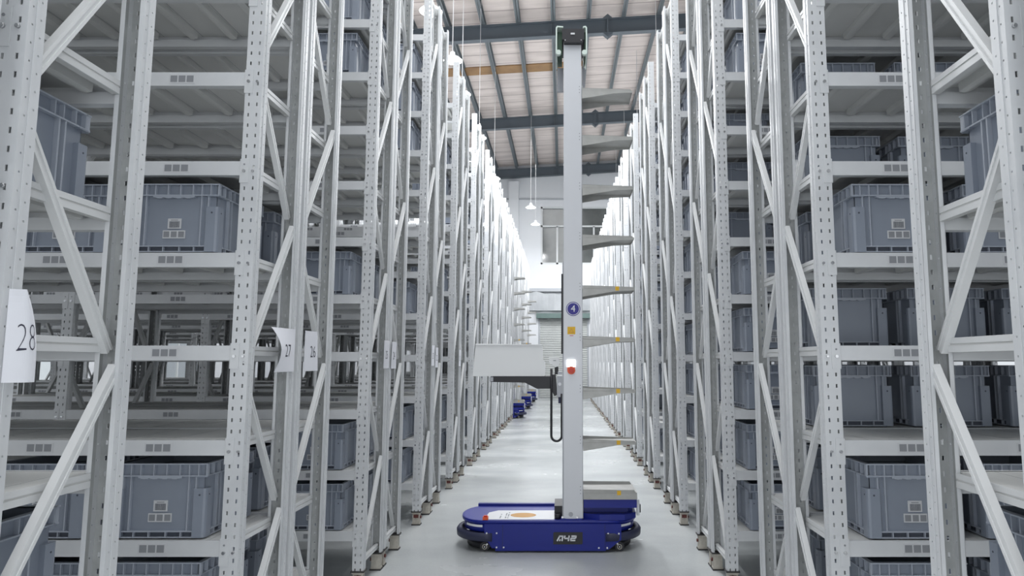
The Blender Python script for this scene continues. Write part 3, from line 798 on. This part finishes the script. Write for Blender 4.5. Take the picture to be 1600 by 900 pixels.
    TRAYZ = [4.935, 4.40, 3.845, 3.295, 2.745, 2.205, 1.665, 1.135, 0.625]
    mb = MB()
    for z in TRAYZ:
        for k in (-1, 0, 1):
            for xx in (0.186,): mb.cyl((xx, z - 0.01 + k * 0.034), 0.0045, 'y', MY0 - 0.0015, MY0, M['print'], 8)
    link('mast_rivets', mb.mesh('mast_rivets'), mast)
    # cap
    mb = MB(); mb.box(-0.005, 0.24, 7.08, 7.54, 5.475, 5.60, M['black']); mb.box(0.015, 0.225, 7.075, 7.54, 5.44, 5.475, M['black'])
    mb.box(0.09, 0.135, 7.072, 7.08, 5.53, 5.55, M['label'])
    for xx in (0.03, 0.205): mb.cyl((xx, 5.465), 0.006, 'y', 7.070, 7.076, M['bolt'], 8)
    cap = link('mast_cap', mb.mesh('mast_cap'), root)
    for sx in (-1, 1):
        mb = MB(); e = -0.075 if sx < 0 else 0.272; i_ = -0.005 if sx < 0 else 0.24
        pts = [(i_ + 0.012 * sx * -1, 5.640), (e - sx * 0.015, 5.645), (e, 5.625), (e, 5.32), (e - sx * 0.014, 5.32), (e - sx * 0.014, 5.612), (e - sx * 0.02, 5.630), (i_ + 0.012 * -sx, 5.626)]
        mb.prism(pts, 'y', 7.10, 7.50, M['greenish']); link('cap_bracket', mb.mesh('cap_bracket'), root)
        mb = MB(); mb.box(i_, e - sx * 0.016, 7.16, 7.46, 5.33, 5.60, M['green']); mb.cyl((e - sx * 0.03, 5.335), 0.028, 'y', 7.09, 7.14, M['greenish'], 14)
        link('cap_pulley', mb.mesh('cap_pulley'), root)
        mb = MB(); mb.box(i_ - sx * 0.015 if sx > 0 else e + 0.014, e - 0.014 if sx > 0 else MX0 - 0.002, 7.42, 7.46, 5.02, 5.30, M['mast_side']); link('belt_plate', mb.mesh('belt_plate'), root)
    # badge, warning sticker, indicator, stop button, black strip
    mb = MB(); y = MY0
    mb.cyl((0.113, 2.495), 0.076, 'y', y - 0.0015, y, M['badge'], 32); mb.cyl((0.113, 2.495), 0.068, 'y', y - 0.0022, y - 0.0015, M['white'], 32); mb.cyl((0.113, 2.495), 0.062, 'y', y - 0.0030, y - 0.0022, M['badge'], 32)
    badge = link('number_badge', mb.mesh('number_badge'), mast)
    tm = text_mesh('4', 0.10, 0.0004, 0.0, M['white']); t = link('badge_numeral', tm, badge, (0.113, y - 0.0038, 2.495)); t.rotation_euler = (PI / 2, 0, 0)
    mb = MB(); mb.box(0.052, 0.135, y - 0.0015, y, 2.225, 2.305, M['yellow'])
    tri = [(0.066, 2.24), (0.122, 2.24), (0.094, 2.29)]; mb.prism(tri, 'y', y - 0.0021, y - 0.0015, M['orange'])
    mb.prism([(0.078, 2.247), (0.110, 2.247), (0.094, 2.277)], 'y', y - 0.0026, y - 0.0021, M['yellow'])
    mb.box(0.075, 0.115, y - 0.0012, y, 2.207, 2.213, M['red'])
    link('warning_sticker', mb.mesh('warning_sticker'), mast)
    mb = MB(); mb.box(0.046, 0.134, y - 0.012, y, 1.880, 1.955, M['indicator']); link('indicator_lamp', mb.mesh('indicator_lamp'), mast)
    mb = MB(); mb.box(0.050, 0.130, y - 0.008, y, 1.845, 1.880, M['red_orange']); mb.cyl((0.092, 1.845), 0.042, 'y', y - 0.014, y, M['red_orange'], 20); mb.cyl((0.094, 1.845), 0.026, 'y', y - 0.035, y - 0.014, M['red'], 18)
    link('emergency_button', mb.mesh('emergency_button'), mast)
    # ---- trays
    for i, z in enumerate(TRAYZ):
        mb = MB(); T = M['tray']; x0, x1 = 0.214, 0.768; ya, yb = 7.115, 7.46
        if i == 8: yb = 7.62
        mb.box(x0, x1, ya, yb, z - 0.036, z - 0.032, T)
        for yy in (ya, yb - 0.004):
            if i == 8:
                mb.prism([(x0, z), (x1 - 0.03, z - 0.004), (x1, z - 0.045), (x1, z - 0.10), (x0, z - 0.10)], 'y', yy, yy + 0.004, T); continue
            mb.prism([(x0, z), (x1 - 0.02, z - 0.018), (x1, z - 0.045), (x1, z - 0.085 + 0.03), (x0 + 0.36, z - 0.062), (x0, z - 0.122)], 'y', yy, yy + 0.004, T)
        mb.prism([(x0, z), (x0 + 0.02, z), (x1 - 0.02, z - 0.018), (x1 - 0.02, z - 0.022), (x0, z - 0.004)], 'y', ya, ya + 0.016, T)
        mb.box(x1 - 0.004, x1, ya, yb, z - 0.055, z - 0.03, T)
        o = link('tray', mb.mesh('tray'), root)
        if i >= 4:
            mb = MB(); mb.box(0.562, 0.602, ya - 0.001, ya, z - 0.056, z - 0.012, M['yellow']); link('yellow_mark', mb.mesh('yellow_mark'), o)
    # ---- fork unit: guard plates, arm, carriage, cable chain
    mb = MB(); G = M['guard']
    out = [(-0.955, 1.783), (-0.928, 2.128), (-0.222, 2.118), (-0.216, 1.965), (-0.190, 1.925), (-0.190, 1.783)]
    mb.prism(out, 'y', 7.20, 7.206, G); mb.prism(out, 'y', 7.50, 7.506, G)
    mb.box(-0.955, -0.19, 7.206, 7.50, 1.783, 1.789, G); mb.box(-0.93, -0.222, 7.185, 7.206, 2.112, 2.118, G)
    link('tote_guard', mb.mesh('tote_guard'), root)
    mb = MB(); K = M['black']
    arm = [(-0.765, 1.780), (-0.765, 1.722), (-0.40, 1.715), (-0.27, 1.650), (-0.095, 1.650), (-0.095, 1.782)]
    for yy in (7.19, 7.47): mb.prism(arm, 'y', yy, yy + 0.035, K)
    mb.box(-0.74, -0.12, 7.22, 7.48, 1.750, 1.780, K)
    mb.prism([(-0.125, 1.80), (-0.075, 1.80), (-0.058, 1.590), (-0.085, 1.575), (-0.125, 1.65)], 'y', 7.17, 7.50, K)
    mb.box(-0.775, -0.735, 7.185, 7.19, 1.728, 1.772, M['mast_side'])
    link('fork_arm', mb.mesh('fork_arm'), root)
    mb = MB(); mb.box(-0.06, -0.004, 7.18, 7.48, 1.565, 1.785, M['mast_side']); mb.box(-0.05, -0.005, 7.16, 7.20, 1.80, 1.83, M['mast_side'])
    mb.box(-0.045, -0.002, 7.17, 7.30, 1.50, 1.562, M['navy']); mb.cyl((-0.03, 1.70), 0.018, 'y', 7.172, 7.18, M['mast'], 10)
    link('lift_carriage', mb.mesh('lift_carriage'), root)
    mb = MB(); mb.prism([(-0.145, 1.985), (-0.035, 1.985), (-0.035, 1.905), (-0.075, 1.875), (-0.145, 1.93)], 'y', 7.24, 7.34, G); mb.box(-0.085, -0.045, 7.26, 7.32, 1.80, 1.88, K); mb.box(-0.10, -0.07, 7.236, 7.24, 1.945, 1.952, M['print_soft'])
    link('camera_head', mb.mesh('camera_head'), root)
    mb = MB(); xa, xb = -0.118, -0.008; r = (xb - xa) / 2; zb = 1.165
    pts = [(xa, 7.165, 1.86), (xa, 7.165, 1.5), (xa, 7.165, zb)]
    for i in range(1, 12): t = PI + PI * i / 12; pts.append(((xa + xb) / 2 + r * math.cos(t), 7.165, zb + r * math.sin(t)))
    pts += [(xb, 7.165, zb), (xb, 7.165, 1.60)]
    mb.tube(pts, 0.0125, K, 8)
    link('cable_chain', mb.mesh('cable_chain'), root)
    mb = MB(); mb.box(-0.014, 0.006, 7.135, 7.165, 2.02, 2.87, K); link('cable_guide', mb.mesh('cable_guide'), root)
    # ---- name plate
    mb = MB(); mb.prism([(-0.095, 0.085), (0.195, 0.085), (0.205, 0.095), (0.205, 0.205), (-0.085, 0.205), (-0.095, 0.195)], 'y', RY0 - 0.0065, RY0 - 0.004, M['black'])
    np_ = link('name_plate', mb.mesh('name_plate'), root)
    mb = MB(); W = M['white']; y0_, y1_ = RY0 - 0.0085, RY0 - 0.0065
    def st(p, q, w=0.014): mb.obox((p[0], RY0 - 0.0075, p[1]), (q[0], RY0 - 0.0075, q[1]), w, 0.002, W, up=(Vector((q[0] - p[0], 0, q[1] - p[1])).normalized().cross(Vector((0, 1, 0)))))
    zb, zt = 0.118, 0.172; sh = 0.012
    st((-0.056, zb), (-0.026, zt)); st((-0.030, zt - 0.006), (0.002, zt - 0.006)); st((0.004, zt), (-0.006, zb)); st((-0.030, zb), (-0.024, zb + 0.018), 0.012)        # A
    st((0.026, zt), (0.018, zb + 0.028)); st((0.018, zb + 0.026), (0.066, zb + 0.026)); st((0.068, zt), (0.058, zb))                                               # 4
    st((0.090, zt - 0.006), (0.136, zt - 0.006)); st((0.138, zt), (0.134, zb + 0.028)); st((0.134, zb + 0.028), (0.088, zb + 0.028)); st((0.088, zb + 0.03), (0.082, zb + 0.004)); st((0.080, zb + 0.006), (0.130, zb + 0.006))  # 2
    link('plate_lettering', mb.mesh('plate_lettering'), np_)
    return root
robot = build_robot()
tag(robot, 'blue wheeled warehouse robot with a tall silver mast of grey trays, badge 4', 'robot', 'warehouse robots')

def copy_tree(o, parent=None, skip=()):
    c = o.copy(); COL.objects.link(c)
    if parent is not None: c.parent = parent
    for ch in kids(o):
        if ch.name.split('.')[0] not in skip: copy_tree(ch, c, skip)
    return c
allk = {}
for n, (lab, yc) in enumerate((('distant blue robot nosing out of a left cross aisle, nearest of the far ones', Y_EVEN + PITCH * 9 + D + 0.52),
                               ('distant robot with dark base behind the nearest far one', Y_EVEN + PITCH * 11 + D + 0.52),
                               ('farthest robot at the left end of the aisle by the wall', Y_EVEN + PITCH * 13 + D + 0.52))):
    c = copy_tree(robot, None, ('number_badge', 'warning_sticker', 'name_plate'))
    c.location = (-2.10 + 0.02 * n, yc - (RY0 + RY1) / 2, 0); c['label'] = lab

# ------------------------------------------------------------------ pendant lamps
def lamp_meshes():
    sh = MB(); sh.lathe((0, 0), [(0.035, 0.20), (0.05, 0.19), (0.06, 0.12), (0.075, 0.10), (0.17, 0.055), (0.225, 0.0), (0.222, -0.004), (0.165, 0.045), (0.07, 0.085), (0.001, 0.09)], M['lamp_shell'])
    gl = MB(); gl.lathe((0, 0), [(0.001, 0.012), (0.10, 0.010), (0.205, 0.004), (0.215, 0.001), (0.205, -0.006), (0.001, -0.016)], M['lamp_glow'])
    return sh.mesh('shade'), gl.mesh('diffuser')
ME_SH, ME_GL = lamp_meshes()
LZ = 8.6
def lamp(x, y, label, power=LAMP_W):
    r = empty('pendant_lamp', (x, y, LZ)); tag(r, label, 'lamp', 'pendant lamps over the racks')
    link('shade', ME_SH, r); link('diffuser', ME_GL, r)
    mb = MB(); mb.box(-0.007, 0.007, -0.007, 0.007, 0.19, zroof(x) + 0.77 - LZ, M['cable']); link('cable', mb.mesh('cable'), r)
    l = bpy.data.lights.new('lamp_light', 'AREA'); l.shape = 'DISK'; l.size = 0.42; l.energy = power; l.color = (0.96, 0.98, 1.0)
    lo = bpy.data.objects.new('lamp_light', l); COL.objects.link(lo); lo.parent = r; lo.location = (0, 0, -0.03)
lamp(-2.52, 12.2, 'bright pendant lamp highest in view above the left racks')
lamp(-2.45, 14.3, 'bright pendant lamp, second highest above the left racks')
lamp(-2.52, 16.2, 'bright pendant lamp, third highest above the left racks')
lamp(-1.38, 28.6, 'small pendant lamp over the aisle before the end wall, upper of two', 120)
lamp(-1.32, 32.2, 'small pendant lamp over the aisle before the end wall, lower of two', 120)
for i, y in enumerate((19.5, 24.0)):
    lamp(-2.5, y, 'pendant lamp low behind the left rack tops, %s of two' % ('nearer' if i == 0 else 'farther'))
for i, y in enumerate((13.5, 18.5, 23.5, 28.5, 33.0)):
    lamp(2.7, y, 'pendant lamp above the right racks, %s along the row' % ordinal(i + 1))
mb = MB(); mb.box(-0.075, 0.075, -0.05, 0.05, 0, 0.28, M['lamp_shell']); mb.box(-0.09, 0.09, -0.06, 0.06, 0.22, 0.26, M['lamp_shell']); mb.box(-0.006, 0.006, -0.006, 0.006, 0.28, zroof(3) + 0.77 - 8.45, M['cable'])
tag(link('ceiling_junction_box', mb.mesh('ceiling_junction_box'), None, (2.93, 14.0, 8.45)), 'small white box hung on a cable above the right racks', 'junction box')
